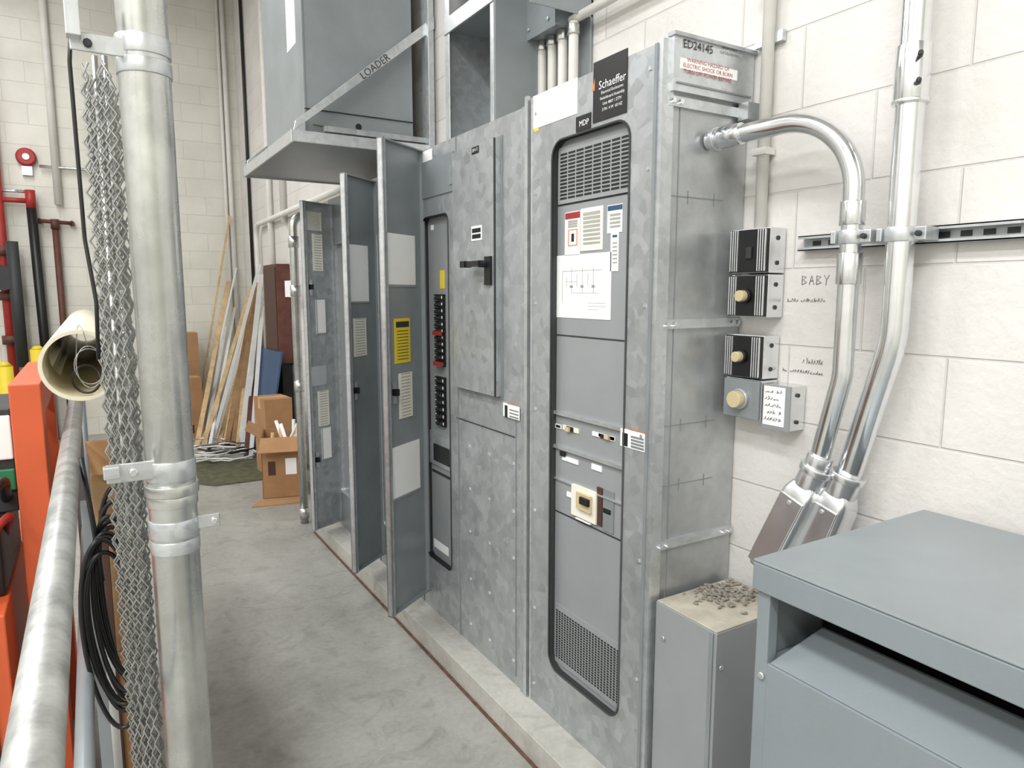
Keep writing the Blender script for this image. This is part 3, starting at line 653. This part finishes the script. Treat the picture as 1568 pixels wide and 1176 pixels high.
for (x0,y0,x1,y1,w,m) in((300,690,350,430,.05,'wood'),(308,694,385,440,.04,'wood'),(322,690,398,405,.035,'white_pipe'),(345,692,392,432,.05,'wood2'),(372,690,400,420,.05,'white_pipe'),(384,704,402,470,.04,'white_pipe'),(298,665,352,330,.025,'wood'),(332,694,372,520,.05,'wood'),(312,690,345,500,.04,'white_pipe'),(352,692,376,480,.035,'wood'),(318,700,360,470,.03,'white_pipe'),(362,696,388,450,.03,'wood'),(378,702,394,500,.06,'redbrown'),(305,680,375,545,.02,'wood'),(326,690,392,455,.03,'white_pipe'),(340,694,384,470,.025,'wood'),(302,684,362,410,.02,'white_pipe'),(358,690,396,440,.09,'wood2'),(368,694,399,455,.07,'white_pipe')):
    p,q_=lean(x0,y0,x1,y1); d=q_-p; s_=Vector((w/2,0,0)); t_=Vector((0,.02,0))
    b.ext([p-s_,p+s_,p+s_+t_,p-s_+t_],d,m)
b.done()
b=B('green_carpet_scrap'); pts=[on(2,.0,*q_) for q_ in((300,708),(398,700),(405,735),(330,745),(302,742))]; b.ext([(p.x,p.y,0) for p in pts],(0,0,.012),'green'); b.done()
b=B('scrap_wire_pile')
for k in range(12):
    p=on(2,0,random.uniform(305,360),random.uniform(696,714)); b.tube([(p.x+.25*math.cos(t)*random.uniform(.9,1.1),p.y+.2*math.sin(t),.03+.01*k+.02*random.random()) for t in [i*.35 for i in range(17)]],.008,random.choice(['white_pipe','black','emt_old']),seg=6)
b.done()
b=B('brown_hatch_cover',.004); b.box(1.66,1.795,7.45,8.05,1.0,2.03,'redbrown'); b.box(1.65,1.66,7.48,8.02,1.03,2.0,'brownbox'); b.rx(1.65,436,430,447,455,'paper'); b.box(1.69,1.795,7.5,8.0,0,1.0,'dark'); b.done()
b=B('blue_plywood_sheet',.002); b.ext([(1.42,7.2,0),(1.42,8.9,0),(1.62,8.9,1.1),(1.62,7.2,1.14)],(.02,0,0),'blue'); b.done()
def cbox(b,x0,x1,y0,y1,z0,z1,rot=0,flaps=False):
    o=b.M; c=Vector(((x0+x1)/2,(y0+y1)/2,0)); b.M=Matrix.Translation(c)@Matrix.Rotation(rot,4,'Z')@Matrix.Translation(-c)
    if not flaps: b.box(x0,x1,y0,y1,z0,z1,'cardboard'); b.box(x0-.001,x1+.001,(y0+y1)/2-.03,(y0+y1)/2+.03,z1-.1,z1+.001,'wood'); b.box(x0+.04,x0+.14,y0-.001,y0,z0+.1,z0+.2,'brownbox')
    else:
        t=.006
        b.box(x0,x1,y0,y1,z0,z0+t,'cardboard'); b.box(x0,x0+t,y0,y1,z0,z1,'cardboard'); b.box(x1-t,x1,y0,y1,z0,z1,'cardboard'); b.box(x0,x1,y0,y0+t,z0,z1,'cardboard'); b.box(x0,x1,y1-t,y1,z0,z1,'cardboard')
        b.box(x0+.19,x0+.28,y0-.001,y0,z0+.2,z0+.34,'paper'); b.box(x0+.05,x0+.11,y0-.001,y0,z0+.2,z0+.32,'brownbox')
        b.ext([(x0,y0,z1),(x1,y0,z1),(x1+.02,y0-.12,z1-.1),(x0-.02,y0-.12,z1-.1)],(0,0,t),'cardboard'); b.ext([(x0,y0,z1),(x0,y1,z1),(x0-.12,y1,z1+.08),(x0-.12,y0,z1+.08)],(0,0,t),'cardboard')
        for k in range(8): b.tube([(random.uniform(x0+.03,x1-.03),random.uniform(y0+.03,y1-.03),z0+.05),(random.uniform(x0+.03,x1-.03)+.02,random.uniform(y0+.03,y1-.03),z1+random.uniform(0,.1))],.015,random.choice(['paper','white_pipe','wood']),seg=6)
    b.M=o
b=B('open_cardboard_box'); cbox(b,1.20,1.55,5.95,6.4,0,.52,-.25,True); b.done()
b=B('cardboard_box',.004); cbox(b,1.32,1.58,6.72,7.05,0,.74,.1); b.done()
b=B('cardboard_box',.004); cbox(b,.80,1.05,8.8,9.1,0,.75,.1); b.done()
b=B('cardboard_box',.004); cbox(b,.78,1.1,9.25,9.6,0,1.25,0); b.done()
b=B('flattened_cardboard'); pts=[on(2,0,*q_) for q_ in((385,778),(398,767),(470,760),(462,770))]; b.ext([(p.x,p.y,.0) for p in pts],(0,0,.008),'cardboard'); b.done()

# ------------------------------------------------------------------ lights
def lamp(x,y,z,sx_,sy_,e):  # added lamp and housing, out of view, put in to light the room
    ld=bpy.data.lights.new('added_lamp','AREA'); ld.shape='RECTANGLE'; ld.size=sx_; ld.size_y=sy_; ld.energy=e; ld.color=(.985,.995,1)
    o=bpy.data.objects.new('added_lamp_light',ld); bpy.context.collection.objects.link(o); o.location=(x,y,z-.02)
    h=B('added_lamp_housing'); h.box(x-sx_/2-.03,x+sx_/2+.03,y-sy_/2-.03,y+sy_/2+.03,z,z+.1,'added_lamp_house'); h.tube([(x,y-sy_*.3,z+.1),(x,y-sy_*.3,7)],.01,'dark',seg=6); h.tube([(x,y+sy_*.3,z+.1),(x,y+sy_*.3,7)],.01,'dark',seg=6)
    ho=h.done(); e_=bpy.data.objects.new('added_lamp',None); bpy.context.collection.objects.link(e_); ho.parent=e_; o.parent=e_
for (x,y,e) in((-1.6,-1.8,185),(-1.4,1.0,72),(-1.2,4.2,84),(-1.0,7.4,72),(-3.6,-1.5,158),(-3.6,2,115),(-3.6,6,98)):  # those behind the camera are strengthened to brighten the open doors
    lamp(x,y,5.4,.5,2.2,e)
w=bpy.data.worlds.new('world'); bpy.context.scene.world=w; w.use_nodes=True; w.node_tree.nodes['Background'].inputs[0].default_value=(.9,.95,1,1); w.node_tree.nodes['Background'].inputs[1].default_value=.3
bpy.context.scene.view_settings.view_transform='Standard'
